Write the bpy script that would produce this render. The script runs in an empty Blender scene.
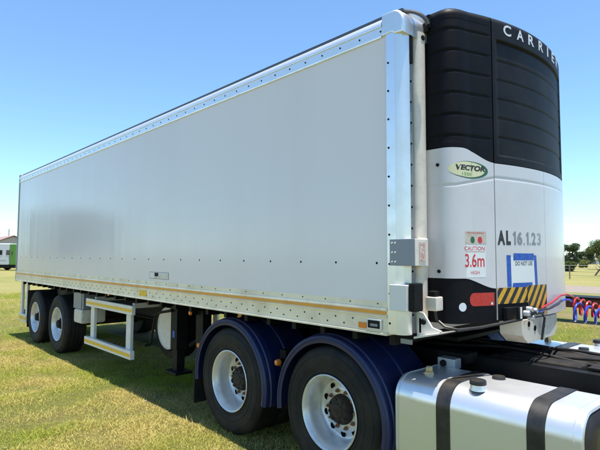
import bpy, bmesh, math, random
import numpy as np
from mathutils import Vector, Matrix
R = math.radians
random.seed(7); rng = np.random.default_rng(7)
S = bpy.context.scene
COL = S.collection

# ------------------------------------------------------------------ camera
cam_d = bpy.data.cameras.new('camera'); cam = bpy.data.objects.new('camera', cam_d); COL.objects.link(cam)
YAW, PIT, ROL, FPX = 0.7464, 0.0628, 0.0042, 494.1
Fw = Vector((-math.cos(YAW)*math.cos(PIT), math.sin(YAW)*math.cos(PIT), math.sin(PIT)))
Rt = Fw.cross(Vector((0, 0, 1))).normalized(); Up = Rt.cross(Fw)
c_, s_ = math.cos(ROL), math.sin(ROL)
R2 = Rt*c_ + Up*s_; U2 = -Rt*s_ + Up*c_
CAM = Vector((2.1351, -4.1191, 1.7627))
cam.matrix_world = Matrix(((R2.x, U2.x, -Fw.x, CAM.x), (R2.y, U2.y, -Fw.y, CAM.y), (R2.z, U2.z, -Fw.z, CAM.z), (0, 0, 0, 1)))
cam_d.sensor_width = 36; cam_d.lens = 36*FPX/600; cam_d.clip_start = 0.05; cam_d.clip_end = 3000
S.camera = cam

# ------------------------------------------------------------------ light
SUN = Vector((0.105, 0.004, 1)).normalized()
w = bpy.data.worlds.new('World'); S.world = w; w.use_nodes = True
wn = w.node_tree.nodes; wl = w.node_tree.links; wn.clear()
sky = wn.new('ShaderNodeTexSky'); sky.sky_type = 'NISHITA'; sky.sun_disc = False
sky.sun_elevation = math.asin(SUN.z); sky.sun_rotation = math.atan2(SUN.x, SUN.y)
sky.altitude = 1200; sky.air_density = 1.0; sky.dust_density = 0.3; sky.ozone_density = 1.6
bg = wn.new('ShaderNodeBackground'); bg.inputs['Strength'].default_value = 0.13
wo = wn.new('ShaderNodeOutputWorld'); tint = wn.new('ShaderNodeMix'); tint.data_type = 'RGBA'; tint.blend_type = 'MULTIPLY'; tint.inputs[0].default_value = 1; tint.inputs[7].default_value = (.82, 1.0, 1.06, 1)
wl.new(sky.outputs[0], tint.inputs[6]); wl.new(tint.outputs[2], bg.inputs[0]); wl.new(bg.outputs[0], wo.inputs[0])
sd = bpy.data.lights.new('sun', 'SUN'); sd.energy = 5.0; sd.angle = R(0.53); sd.color = (1, .955, .88)
sun = bpy.data.objects.new('sun', sd); COL.objects.link(sun); sun.rotation_euler = SUN.to_track_quat('Z', 'Y').to_euler()
sun.location = (0, 0, 30)
S.view_settings.view_transform = 'Standard'; S.view_settings.look = 'None'
S.view_settings.gamma = 1; S.view_settings.exposure = 0.92
S.render.engine = 'CYCLES'; S.cycles.max_bounces = 8

# ------------------------------------------------------------------ materials
def mat(name, col, rough=.5, metal=0, coat=0, col2=None, nscale=8, nmix=(.4, .65), bump=0, bscale=20, stretch=None, spec=.5, rough2=None, emis=None):
    m = bpy.data.materials.new(name); m.use_nodes = True; t = m.node_tree; b = t.nodes['Principled BSDF']
    b.inputs['Base Color'].default_value = (*col, 1); b.inputs['Roughness'].default_value = rough
    b.inputs['Metallic'].default_value = metal; b.inputs['Coat Weight'].default_value = coat
    b.inputs['Coat Roughness'].default_value = .04; b.inputs['Specular IOR Level'].default_value = spec
    if col2 is not None or bump or rough2 is not None:
        tc = t.nodes.new('ShaderNodeTexCoord'); src = tc.outputs['Object']
        if stretch:
            mp = t.nodes.new('ShaderNodeMapping'); mp.inputs['Scale'].default_value = stretch
            t.links.new(src, mp.inputs[0]); src = mp.outputs[0]
        n = t.nodes.new('ShaderNodeTexNoise'); n.inputs['Scale'].default_value = nscale; n.inputs['Detail'].default_value = 6; n.inputs['Roughness'].default_value = .62
        t.links.new(src, n.inputs['Vector'])
        mr = t.nodes.new('ShaderNodeMapRange'); mr.inputs[1].default_value = nmix[0]; mr.inputs[2].default_value = nmix[1]
        t.links.new(n.outputs[0], mr.inputs[0])
        if col2 is not None:
            mx = t.nodes.new('ShaderNodeMix'); mx.data_type = 'RGBA'; mx.inputs[6].default_value = (*col, 1); mx.inputs[7].default_value = (*col2, 1)
            t.links.new(mr.outputs[0], mx.inputs[0]); t.links.new(mx.outputs[2], b.inputs['Base Color'])
        if rough2 is not None:
            m2 = t.nodes.new('ShaderNodeMapRange'); m2.inputs[3].default_value = rough; m2.inputs[4].default_value = rough2
            t.links.new(mr.outputs[0], m2.inputs[0]); t.links.new(m2.outputs[0], b.inputs['Roughness'])
        if bump:
            n2 = t.nodes.new('ShaderNodeTexNoise'); n2.inputs['Scale'].default_value = bscale; n2.inputs['Detail'].default_value = 3
            t.links.new(src, n2.inputs['Vector'])
            bp = t.nodes.new('ShaderNodeBump'); bp.inputs['Strength'].default_value = 1; bp.inputs['Distance'].default_value = bump
            t.links.new(n2.outputs[0], bp.inputs['Height']); t.links.new(bp.outputs[0], b.inputs['Normal'])
            if coat: t.links.new(bp.outputs[0], b.inputs['Coat Normal'])
    return m

M = {}
M['panel'] = mat('white_panel', (.82, .75, .735), .13, coat=.0, col2=(.79, .72, .70), nscale=1.2, stretch=(1, 1, .10), bump=.0026, bscale=3.0, rough2=.19)
M['white'] = mat('white_paint', (.74, .71, .67), .3, coat=.2, col2=(.60, .57, .50), nscale=5, nmix=(.5, .8), rough2=.5)
M['cream'] = mat('cream_paint', (.72, .65, .56), .4, coat=.1, col2=(.58, .50, .40), nscale=14, nmix=(.5, .78))
M['cowl_white'] = mat('white_cowl', (.64, .61, .61), .32, coat=.25, col2=(.59, .555, .53), nscale=3, nmix=(.45, .8))
M['cowl_black'] = mat('black_cowl', (.0035, .0035, .006), .52, col2=(.007, .0065, .008), nscale=6, rough2=.62, spec=.15)
M['grille'] = mat('dark_grille', (.006, .006, .007), .65, col2=(.012, .011, .010), nscale=9, spec=.2)
M['alu'] = mat('aluminium', (.80, .79, .77), .34, metal=.85, col2=(.72, .70, .67), nscale=5, nmix=(.4, .75), rough2=.42)
M['alu_bright'] = mat('bright_aluminium', (.84, .83, .84), .30, metal=.85, col2=(.78, .78, .78), nscale=7, nmix=(.4, .8), bump=.0003, bscale=6, rough2=.42)
M['hub'] = mat('dusty_hub', (.018, .015, .013), .6, col2=(.07, .045, .03), nscale=14, nmix=(.4, .8), spec=.3)
M['bolt'] = mat('dull_bolt', (.05, .042, .035), .5, metal=.3)
M['top_rail'] = mat('satin_rail', (.86, .86, .87), .30, metal=.7, col2=(.78, .78, .80), nscale=7, nmix=(.4, .8), rough2=.42)
M['cowl_mesh'] = mat('black_mesh', (.004, .004, .0055), .55, col2=(.012, .0105, .010), nscale=4, spec=.2, bump=.0012, bscale=140)
M['gutter'] = mat('gutter_grey', (.10, .10, .11), .4, metal=.5)
M['rail'] = mat('rail_aluminium', (.88, .77, .58), .42, metal=.2, col2=(.70, .58, .40), nscale=5, nmix=(.42, .8), rough2=.6)
M['steel_black'] = mat('black_steel', (.005, .005, .0055), .55, col2=(.014, .012, .010), nscale=7, nmix=(.45, .8), spec=.2)
M['dirty_steel'] = mat('dusty_steel', (.008, .0075, .007), .75, col2=(.03, .022, .016), nscale=9, nmix=(.4, .8), spec=.3)
M['rubber'] = mat('tyre_rubber', (.007, .007, .007), .7, col2=(.030, .023, .017), nscale=5, nmix=(.42, .75), bump=.0015, bscale=60, spec=.35)
M['navy'] = mat('navy_plastic', (.006, .014, .070), .40, coat=.1, col2=(.022, .026, .065), nscale=5, nmix=(.4, .8), rough2=.55)
M['rim'] = mat('white_rim', (.72, .70, .67), .33, metal=.5, coat=.2, col2=(.52, .47, .40), nscale=7, nmix=(.5, .78), rough2=.5)
M['rim_silver'] = mat('silver_rim', (.70, .70, .70), .35, metal=.45, col2=(.5, .45, .38), nscale=7, nmix=(.5, .78), rough2=.5)
M['tank'] = mat('tank_aluminium', (.78, .78, .79), .28, metal=.7, col2=(.70, .69, .67), nscale=3, nmix=(.4, .8), bump=.0010, bscale=3, rough2=.42)
M['tank_end'] = mat('tank_end_dark', (.05, .05, .055), .35, metal=.4)
M['strap'] = mat('rubber_strap', (.010, .010, .011), .45, col2=(.03, .025, .02), nscale=12)
M['orange_tape'] = mat('orange_tape', (.85, .36, .04), .35, col2=(.66, .29, .06), nscale=10, nmix=(.4, .8))
M['yellow_tape'] = mat('yellow_tape', (.85, .50, .03), .35, col2=(.6, .33, .05), nscale=14, nmix=(.5, .8))
M['amber'] = mat('amber_lens', (.75, .22, .03), .2, coat=.5)
M['red'] = mat('red_reflector', (.55, .03, .03), .3, coat=.3, col2=(.4, .02, .02), nscale=60)
M['red_ink'] = mat('red_ink', (.62, .03, .04), .5)
M['faded_red'] = mat('faded_red', (.55, .22, .20), .6, col2=(.66, .58, .50), nscale=60, nmix=(.45, .55))
M['black_ink'] = mat('black_ink', (.015, .015, .017), .45)
M['glare_and_grey_ink'] = mat('glare_and_grey_ink', (.24, .245, .26), .4)  # glare on the fleet digits put into the colour; plain grey on the lamp
M['pale_glare_ink'] = mat('pale_glare_ink', (.32, .33, .34), .4)  # paler glare on the last fleet digit put into the colour
M['white_ink'] = mat('white_ink', (.7, .72, .74), .4)
M['green_ink'] = mat('green_ink', (.08, .30, .05), .5)
M['dgreen'] = mat('dark_green_ink', (.02, .12, .05), .4)
M['badge'] = mat('badge_cream', (.75, .70, .42), .35)
M['sticker'] = mat('sticker_beige', (.62, .55, .46), .5, col2=(.5, .40, .33), nscale=40)
M['decal_white'] = mat('decal_white', (.78, .78, .74), .45)
M['blue_tape'] = mat('blue_tape', (.01, .07, .38), .5, col2=(.02, .12, .5), nscale=30)
M['stripe_y'] = mat('stripe_yellow', (.80, .42, .02), .4, col2=(.6, .3, .03), nscale=25)
M['grey_plate'] = mat('grey_plate', (.26, .27, .30), .45, metal=.3)
M['rusty_white'] = mat('rusty_white', (.66, .60, .50), .55, col2=(.42, .30, .19), nscale=11, nmix=(.52, .78))
M['brass'] = mat('brass', (.55, .42, .22), .4, metal=.7)
M['rust'] = mat('rusty_nut', (.25, .11, .04), .7)
M['hole'] = mat('black_hole', (.003, .003, .003), .9, spec=.1)
M['red_hose'] = mat('red_hose', (.45, .01, .015), .3, coat=.3)
M['blue_hose'] = mat('blue_hose', (.01, .05, .45), .3, coat=.3)
M['maroon'] = mat('maroon_paint', (.13, .012, .014), .5, col2=(.07, .015, .012), nscale=2)
M['bark'] = mat('bark', (.12, .085, .06), .9, col2=(.07, .05, .035), nscale=12)
M['wood'] = mat('grey_wood', (.22, .18, .14), .9)
M['roof_red'] = mat('red_roof', (.30, .19, .17), .7, col2=(.24, .16, .15), nscale=.6)
M['wall_white'] = mat('white_wall', (.55, .56, .60), .6)
M['wall_dull'] = mat('dull_wall', (.45, .40, .36), .8)
M['green_paint'] = mat('green_paint', (.09, .24, .04), .4)
M['glass'] = mat('dark_glass', (.02, .02, .03), .08, coat=.5)
M['galv'] = mat('galvanised', (.45, .46, .47), .45, metal=.6)

def leafmat(name, a, b, trans=.35):
    m = bpy.data.materials.new(name); m.use_nodes = True; t = m.node_tree; bs = t.nodes['Principled BSDF']
    oi = t.nodes.new('ShaderNodeNewGeometry'); cr = t.nodes.new('ShaderNodeMix'); cr.data_type = 'RGBA'
    cr.inputs[6].default_value = (*a, 1); cr.inputs[7].default_value = (*b, 1)
    t.links.new(oi.outputs['Random Per Island'], cr.inputs[0]); t.links.new(cr.outputs[2], bs.inputs['Base Color'])
    bs.inputs['Roughness'].default_value = .6
    tr = t.nodes.new('ShaderNodeBsdfTranslucent'); t.links.new(cr.outputs[2], tr.inputs[0])
    ms = t.nodes.new('ShaderNodeMixShader'); ms.inputs[0].default_value = trans
    t.links.new(bs.outputs[0], ms.inputs[1]); t.links.new(tr.outputs[0], ms.inputs[2])
    t.links.new(ms.outputs[0], t.nodes['Material Output'].inputs[0])
    return m
M['leaf_dark'] = leafmat('leaf_dark', (.022, .045, .012), (.05, .085, .022), .25)
M['leaf_mid'] = leafmat('leaf_mid', (.06, .09, .02), (.13, .15, .04), .3)
M['leaf_yellow'] = leafmat('leaf_yellow', (.13, .16, .035), (.26, .25, .07), .35)

# ------------------------------------------------------------------ mesh helpers
class MB:
    def __init__(s): s.bm = bmesh.new(); s.mats = []
    def mi(s, m):
        if m is None: return 0
        if m not in s.mats: s.mats.append(m)
        return s.mats.index(m)
    def box(s, x0, x1, y0, y1, z0, z1, bev=0, m=None, rot=None, seg=2):
        t = bmesh.new(); bmesh.ops.create_cube(t, size=1)
        for v in t.verts: v.co = Vector(((v.co.x+.5)*(x1-x0)+x0, (v.co.y+.5)*(y1-y0)+y0, (v.co.z+.5)*(z1-z0)+z0))
        if bev: bmesh.ops.bevel(t, geom=t.edges[:], offset=bev, segments=seg, profile=.5, affect='EDGES')
        if rot:
            c = Vector(((x0+x1)/2, (y0+y1)/2, (z0+z1)/2)); bmesh.ops.rotate(t, verts=t.verts, cent=c, matrix=rot)
        s.merge(t, m); return s
    def merge(s, t, m=None):
        i = s.mi(m); mp = {}
        for v in t.verts: mp[v] = s.bm.verts.new(v.co)
        for f in t.faces:
            try: g = s.bm.faces.new([mp[v] for v in f.verts]); g.material_index = i
            except ValueError: pass
        t.free()
    def lathe(s, prof, cen, axis='y', seg=48, m=None, a0=0, a1=2*math.pi, sgn=1):
        """prof: list of (r, h). axis y: h along y*sgn"""
        i = s.mi(m); full = abs(a1-a0-2*math.pi) < 1e-6; n = seg if full else seg+1
        rings = []
        for (r, h) in prof:
            ring = []
            for k in range(n):
                a = a0+(a1-a0)*k/seg; u, v = r*math.cos(a), r*math.sin(a)
                if axis == 'y': p = (cen[0]+u, cen[1]+h*sgn, cen[2]+v)
                elif axis == 'z': p = (cen[0]+u, cen[1]+v, cen[2]+h*sgn)
                else: p = (cen[0]+h*sgn, cen[1]+u, cen[2]+v)
                ring.append(s.bm.verts.new(p))
            rings.append(ring)
        for j in range(len(rings)-1):
            for k in range(seg):
                k2 = (k+1) % n
                q = [rings[j][k], rings[j][k2], rings[j+1][k2], rings[j+1][k]]
                f = s.bm.faces.new(q); f.material_index = i
        return s
    def prism(s, pts, axis, a0, a1, m=None):
        """pts closed polygon in remaining two axes (in order)."""
        i = s.mi(m)
        def P(p, a):
            return {'x': (a, p[0], p[1]), 'y': (p[0], a, p[1]), 'z': (p[0], p[1], a)}[axis]
        A = [s.bm.verts.new(P(p, a0)) for p in pts]; B = [s.bm.verts.new(P(p, a1)) for p in pts]
        n = len(pts)
        for k in range(n):
            f = s.bm.faces.new([A[k], A[(k+1) % n], B[(k+1) % n], B[k]]); f.material_index = i
        f = s.bm.faces.new(A); f.material_index = i
        f = s.bm.faces.new(B[::-1]); f.material_index = i
        return s
    def tube(s, pts, r, seg=10, m=None, caps=True):
        i = s.mi(m); pts = [Vector(p) for p in pts]; n = len(pts)
        T = [(pts[min(k+1, n-1)]-pts[max(k-1, 0)]).normalized() for k in range(n)]
        up = Vector((0, 0, 1)) if abs(T[0].z) < .9 else Vector((1, 0, 0))
        nrm = T[0].cross(up).normalized(); rings = []
        for k in range(n):
            nrm = (nrm - T[k]*nrm.dot(T[k])).normalized(); b = T[k].cross(nrm)
            rr = r[k] if isinstance(r, (list, tuple)) else r
            rings.append([s.bm.verts.new(pts[k]+nrm*rr*math.cos(2*math.pi*j/seg)+b*rr*math.sin(2*math.pi*j/seg)) for j in range(seg)])
        for k in range(n-1):
            for j in range(seg):
                f = s.bm.faces.new([rings[k][j], rings[k][(j+1) % seg], rings[k+1][(j+1) % seg], rings[k+1][j]]); f.material_index = i
        if caps:
            for rg in (rings[0][::-1], rings[-1]):
                f = s.bm.faces.new(rg); f.material_index = i
        return s
    def quad(s, a, b, c, d, m=None):
        f = s.bm.faces.new([s.bm.verts.new(p) for p in (a, b, c, d)]); f.material_index = s.mi(m); return s
    def build(s, name, m=None, parent=None, smooth=True, ang=35, recalc=True, split=False):
        if split: return split_build(s, name, m, parent, smooth, ang, recalc)
        if recalc: bmesh.ops.recalc_face_normals(s.bm, faces=s.bm.faces[:])
        me = bpy.data.meshes.new(name); s.bm.to_mesh(me); s.bm.free()
        if s.mats:
            for k in s.mats: me.materials.append(M[k])
        elif m: me.materials.append(M[m] if isinstance(m, str) else m)
        if smooth:
            for p in me.polygons: p.use_smooth = True
            me.set_sharp_from_angle(angle=R(ang))
        o = bpy.data.objects.new(name, me); COL.objects.link(o)
        if smooth and len(me.polygons) > 30: wm = o.modifiers.new('weighted', 'WEIGHTED_NORMAL'); wm.keep_sharp = True; wm.weight = 60
        if parent is not None: attach(o, parent)
        return o
def split_build(s, name, m, parent, smooth, ang, recalc):
    # every loose piece becomes a part of its own; past 100 the rest are one stuff part
    left = set(s.bm.verts); groups = []
    s.bm.verts.ensure_lookup_table()
    for v0 in list(s.bm.verts):
        if v0 not in left: continue
        st = [v0]; left.discard(v0); comp = []
        while st:
            v = st.pop(); comp.append(v)
            for e in v.link_edges:
                o = e.other_vert(v)
                if o in left: left.discard(o); st.append(o)
        groups.append(comp)
    out = []
    def make(gs):
        nb = MB(); nb.mats = list(s.mats); mp = {}
        for comp in gs:
            for v in comp: mp[v] = nb.bm.verts.new(v.co)
            seen = set()
            for v in comp:
                for f in v.link_faces:
                    if f not in seen: seen.add(f); g = nb.bm.faces.new([mp[q] for q in f.verts]); g.material_index = f.material_index
        return nb.build(name, m, parent, smooth, ang, recalc)
    for gsub in groups[:98]: out.append(make([gsub]))
    if len(groups) > 98: o = make(groups[98:]); o['kind'] = 'stuff'; out.append(o)
    s.bm.free(); return out[0]
def attach(o, parent):
    """parent without moving: every mesh is drawn in world coordinates"""
    o.parent = parent
    off = Vector((0, 0, 0)); p = parent
    while p: off += Vector(p.location); p = p.parent
    o.location = -off if o.type != 'EMPTY' else Vector(o.location)-off
def empty(name, loc, label, cat, group=None):
    o = bpy.data.objects.new(name, None); COL.objects.link(o); o.location = loc; o.empty_display_size = .3
    o['label'] = label; o['category'] = cat
    if group: o['group'] = group
    return o
def tag(o, label=None, cat=None, group=None, kind=None):
    for k, v in (('label', label), ('category', cat), ('group', group), ('kind', kind)):
        if v: o[k] = v
    return o

# ================================================================== SETTING: ground
def ground_mat():
    m = bpy.data.materials.new('grass_ground'); m.use_nodes = True; t = m.node_tree; b = t.nodes['Principled BSDF']
    tc = t.nodes.new('ShaderNodeTexCoord')
    def noise(sc, det=6, ro=.6):
        n = t.nodes.new('ShaderNodeTexNoise'); n.inputs['Scale'].default_value = sc; n.inputs['Detail'].default_value = det; n.inputs['Roughness'].default_value = ro
        t.links.new(tc.outputs['Object'], n.inputs['Vector']); return n.outputs[0]
    def ramp(src, a, b_):
        r = t.nodes.new('ShaderNodeMapRange'); r.inputs[1].default_value = a; r.inputs[2].default_value = b_; t.links.new(src, r.inputs[0]); return r.outputs[0]
    def mix(f, a, b_):
        x = t.nodes.new('ShaderNodeMix'); x.data_type = 'RGBA'; t.links.new(f, x.inputs[0])
        for i, c in ((6, a), (7, b_)):
            if isinstance(c, tuple): x.inputs[i].default_value = (*c, 1)
            else: t.links.new(c, x.inputs[i])
        return x.outputs[2]
    g = mix(ramp(noise(30, 8, .75), .35, .65), (.06, .085, .014), (.17, .165, .045))
    s = mix(ramp(noise(45, 8, .75), .35, .65), (.27, .205, .10), (.10, .075, .042))
    c = mix(ramp(noise(.55, 5, .65), .47, .60), g, s)
    far = mix(ramp(noise(.06, 5, .6), .4, .6), (.30, .255, .105), (.19, .20, .055))
    sx = t.nodes.new('ShaderNodeVectorMath'); sx.operation = 'LENGTH'; t.links.new(tc.outputs['Object'], sx.inputs[0])
    c = mix(ramp(sx.outputs['Value'], 10, 26), c, mix(ramp(noise(12, 6, .7), .3, .7), far, mix(ramp(noise(.3, 4, .7), .4, .6), (.24, .20, .09), (.14, .16, .04))))
    t.links.new(c, b.inputs['Base Color']); b.inputs['Roughness'].default_value = .95; b.inputs['Specular IOR Level'].default_value = .15
    bp = t.nodes.new('ShaderNodeBump'); bp.inputs['Strength'].default_value = .9; bp.inputs['Distance'].default_value = .03
    t.links.new(noise(22, 8, .8), bp.inputs['Height']); t.links.new(bp.outputs[0], b.inputs['Normal'])
    return m
M['ground'] = ground_mat()
g = MB(); N = 60
rad = [0]+[1.2**k for k in range(5, 44)]
rings = []
for r in rad:
    if r == 0: rings.append([g.bm.verts.new((0, 0, 0))]); continue
    rings.append([g.bm.verts.new((r*math.cos(2*math.pi*k/64), r*math.sin(2*math.pi*k/64), 0)) for k in range(64)])
for k in range(64): g.bm.faces.new([rings[0][0], rings[1][k], rings[1][(k+1) % 64]])
for j in range(1, len(rings)-1):
    for k in range(64): g.bm.faces.new([rings[j][k], rings[j+1][k], rings[j+1][(k+1) % 64], rings[j][(k+1) % 64]])
tag(g.build('ground', 'ground'), kind='structure')

# low grass blades round the trailer (one stuff mesh)
def value_noise(x, y, s, seed):
    r = np.random.default_rng(seed); G = r.random((256, 256))
    u = x*s+100; v = y*s+100; i = np.floor(u).astype(int); j = np.floor(v).astype(int); fu = u-i; fv = v-j
    fu = fu*fu*(3-2*fu); fv = fv*fv*(3-2*fv); i %= 255; j %= 255
    return (G[i, j]*(1-fu)+G[i+1, j]*fu)*(1-fv)+(G[i, j+1]*(1-fu)+G[i+1, j+1]*fu)*fv
def grass(name, n, xr, yr, hmin, hmax, seed, green_bias):
    r = np.random.default_rng(seed)
    x = r.uniform(*xr, n); y = r.uniform(*yr, n)
    dn = .5*value_noise(x, y, .8, 3)+.3*value_noise(x, y, 2.7, 4)+.2*value_noise(x, y, 8, 5)
    keep = r.random(n) < np.clip((dn-.30)*4, .38, 1); x, y, dn = x[keep], y[keep], dn[keep]; n = len(x)
    h = r.uniform(hmin, hmax, n)*(.25+1.5*value_noise(x, y, 3.1, 31))*(1+1.3*(r.random(n) > .965)); a = r.uniform(0, 2*np.pi, n); wd = r.uniform(.0014, .0034, n)
    la = r.uniform(0, 2*np.pi, n); lean = h*r.uniform(.5, 2.2, n)
    V = np.zeros((n, 5, 3))
    cx, sy = np.cos(a), np.sin(a)
    V[:, 0] = np.stack([x-cx*wd, y-sy*wd, np.full(n, -.004)], 1); V[:, 1] = np.stack([x+cx*wd, y+sy*wd, np.full(n, -.004)], 1)
    mx, my = x+np.cos(la)*lean*.35, y+np.sin(la)*lean*.35
    V[:, 2] = np.stack([mx-cx*wd*.8, my-sy*wd*.8, h*.65], 1); V[:, 3] = np.stack([mx+cx*wd*.8, my+sy*wd*.8, h*.65], 1)
    V[:, 4] = np.stack([x+np.cos(la)*lean, y+np.sin(la)*lean, h], 1)
    base = np.arange(n)*5
    q = np.stack([base, base+1, base+3, base+2], 1); tr = np.stack([base+2, base+3, base+4], 1)
    me = bpy.data.meshes.new(name)
    me.vertices.add(n*5); me.vertices.foreach_set('co', V.reshape(-1).astype(np.float32))
    me.loops.add(n*7); lv = np.concatenate([q, tr], 1).reshape(-1); me.loops.foreach_set('vertex_index', lv.astype(np.int32))
    me.polygons.add(n*2); ls = np.stack([np.arange(n)*7, np.arange(n)*7+4], 1).reshape(-1); me.polygons.foreach_set('loop_start', ls.astype(np.int32))
    me.update(calc_edges=True)
    at = me.color_attributes.new('blade', 'FLOAT_COLOR', 'POINT')
    gn = value_noise(x, y, .45, 9)*.5+value_noise(x, y, 1.5, 11)*.38+value_noise(x, y, 5, 13)*.14+r.random(n)*.16
    k = np.clip((gn-.45+green_bias)*3.0, 0, 1)[:, None]
    straw = np.array([.56, .46, .15])*(.6+.6*r.random((n, 1))); gr = np.stack([.21+.18*r.random(n), .28+.14*r.random(n), .02+.02*r.random(n)], 1)
    c = straw*(1-k)+gr*k
    C = np.ones((n, 5, 4)); C[:, :, :3] = c[:, None, :]
    at.data.foreach_set('color', C.reshape(-1).astype(np.float32))
    m = bpy.data.materials.new(name); m.use_nodes = True; t = m.node_tree; b = t.nodes['Principled BSDF']
    ca = t.nodes.new('ShaderNodeVertexColor'); ca.layer_name = 'blade'; t.links.new(ca.outputs[0], b.inputs['Base Color']); b.inputs['Roughness'].default_value = .6
    b.inputs['Specular IOR Level'].default_value = .25
    tl = t.nodes.new('ShaderNodeBsdfTranslucent'); t.links.new(ca.outputs[0], tl.inputs[0])
    ms = t.nodes.new('ShaderNodeMixShader'); ms.inputs[0].default_value = .3; t.links.new(b.outputs[0], ms.inputs[1]); t.links.new(tl.outputs[0], ms.inputs[2])
    t.links.new(ms.outputs[0], t.nodes['Material Output'].inputs[0])
    me.materials.append(m)
    o = bpy.data.objects.new(name, me); COL.objects.link(o); tag(o, kind='stuff'); return o
tag(grass('lawn_grass', 620000, (-10.5, .5), (-3.5, .4), .008, .023, 21, .04), 'short patchy green and straw coloured grass in front of the trailer', 'grass')
tag(grass('far_grass', 150000, (-24, -9.5), (-3.0, 5), .02, .055, 22, .0), 'short dry grass behind the rear of the trailer', 'grass')
tag(grass('verge_grass', 110000, (-7, 2.5), (.8, 10), .015, .05, 23, .05), 'sunlit yellowish grass on the far side of the truck', 'grass')

# strip of pale gravel road + dark kerb on the far side
def strip(name, p0, p1, wd, z, m):
    p0, p1 = Vector(p0), Vector(p1); d = (p1-p0).normalized(); n = Vector((-d.y, d.x, 0))*wd/2
    b = MB(); b.quad(p0-n+Vector((0, 0, z)), p1-n+Vector((0, 0, z)), p1+n+Vector((0, 0, z)), p0+n+Vector((0, 0, z)), m)
    return tag(b.build(name, m, smooth=False), kind='structure')
M['gravel'] = mat('pale_gravel', (.24, .20, .17), .95, col2=(.19, .165, .14), nscale=3, spec=.1)
M['asphalt'] = mat('asphalt', (.07, .07, .075), .9, col2=(.10, .10, .10), nscale=5, spec=.2)
strip('gravel_road', (-90, 26.0, 0), (120, 26.0, 0), 6.5, .006, 'gravel')
strip('asphalt_lane', (-90, 19.2, 0), (120, 19.2, 0), 4.2, .006, 'asphalt')

# ================================================================== TRAILER
L = 10.07
TR = empty('refrigerated_trailer', (-5, 0, 0), 'long white refrigerated box trailer with black and white cooling unit on its nose', 'trailer')
H0, H1 = 1.448, 3.367      # side panel bottom / top
for sy in (-1, 1):
    # panel: fine grid so the sheet waves very slightly
    b = MB(); b.box(-L+.05, -.003, min(sy*1.3, sy*1.24), max(sy*1.3, sy*1.24), H0, H1)
    o = b.build('side_panel', 'panel', TR)
    # blind rivets in a row and a few higher up
    b = MB()
    for k in range(25):
        x = -.1-.4*k
        if x > -L+.2:
            b.lathe([(.001, .004), (.006, .004), (.0095, 0)], (x, sy*1.3, 1.715), 'y', 8, 'hole', sgn=sy)
    b.build('panel_rivet', 'hole', o, split=True)
    # lower side rail
    b = MB(); s = sy
    prof = [(1.303, 1.448), (1.303, 1.405), (1.318, 1.400), (1.320, 1.386), (1.309, 1.383), (1.309, 1.352), (1.320, 1.349), (1.320, 1.340), (1.309, 1.336),
            (1.309, 1.232), (1.326, 1.226), (1.326, 1.213), (1.22, 1.213), (1.22, 1.448)]
    b.prism([(s*p[0], p[1]) for p in prof], 'x', -L, .0)
    rail = b.build('lower_side_rail', 'rail', TR, ang=25)
    b = MB(); b.box(-L+.02, -.01, min(s*1.309, s*1.3125), max(s*1.309, s*1.3125), 1.3555, 1.3785); b.build('reflective_tape', 'orange_tape', rail)
    b = MB(); x = -.06; k = 0
    while x > -L+.1:
        b.lathe([(.001, .005), (.005, .0045), (.007, 0)], (x, s*1.309, 1.305 if k % 2 else 1.262), 'y', 8, 'steel_black', sgn=s)
        if k % 3 == 0: b.lathe([(.001, .005), (.004, .0045), (.006, 0)], (x-.03, s*1.303, 1.427), 'y', 8, 'steel_black', sgn=s)
        x -= .087; k += 1
    b.build('rail_bolt', 'bolt', rail, split=True)
    # top rail: slanted bright extrusion + rounded shoulder + dark gutter lip
    b = MB()
    pr = [(1.296, 3.350), (1.312, 3.352), (1.314, 3.362), (1.304, 3.368), (1.304, 3.432), (1.312, 3.435), (1.314, 3.444), (1.309, 3.462), (1.300, 3.478), (1.288, 3.492), (1.274, 3.505), (1.258, 3.515), (1.24, 3.521), (1.2, 3.524), (1.2, 3.35)]
    b.prism([(s*p[0], p[1]) for p in pr], 'x', -L, -.038)
    tr_ = b.build('top_rail', 'top_rail', TR, ang=30)
    b = MB(); b.box(-L, .10, min(s*1.19, s*1.246), max(s*1.19, s*1.246), 3.5255, 3.548, .003); b.build('gutter_lip', 'gutter', tr_)
    b = MB(); x = -.05
    while x > -L+.05:
        b.lathe([(.001, .005), (.006, .0045), (.008, 0)], (x, s*1.304, 3.402), 'y', 8, 'steel_black', sgn=s); x -= .2
    b.build('rail_bolt', 'steel_black', tr_, split=True)
    # rear post
    b = MB(); b.box(-L-.015, -L+.055, min(s*1.31, s*1.2), max(s*1.31, s*1.2), 1.20, 3.53, .006); b.build('rear_post', 'grey_plate', TR)
# roof, floor, rear doors
b = MB(); b.box(-L, .12, -1.19, 1.19, 3.46, 3.53); b.build('roof', 'white', TR)
b = MB(); b.box(-L+.02, .12, -1.215, 1.215, 1.235, 1.33); 
x = -L+.2
while x < 0: b.box(x, x+.05, -1.2, 1.2, 1.13, 1.232); x += .35
b.build('floor', 'steel_black', TR)
rd = MB()
for a, c in ((-1.19, -.006), (.006, 1.19)): rd.box(-L-.03, -L+.03, a, c, 1.28, 3.44, .004)
rd = rd.build('rear_door', 'white', TR)
b = MB()
for y in (-.9, -.35, .35, .9):
    b.tube([(-L-.06, y, 1.25), (-L-.06, y, 3.44)], .014)
    for z in (1.5, 2.4, 3.2): b.box(-L-.075, -L-.031, y-.035, y+.035, z-.025, z+.025)
b.build('lock_rod', 'galv', rd)
# front wall
b = MB(); b.box(.08, .135, -1.14, 1.14, 1.23, 3.47); b.build('front_wall', 'white', TR)

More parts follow.
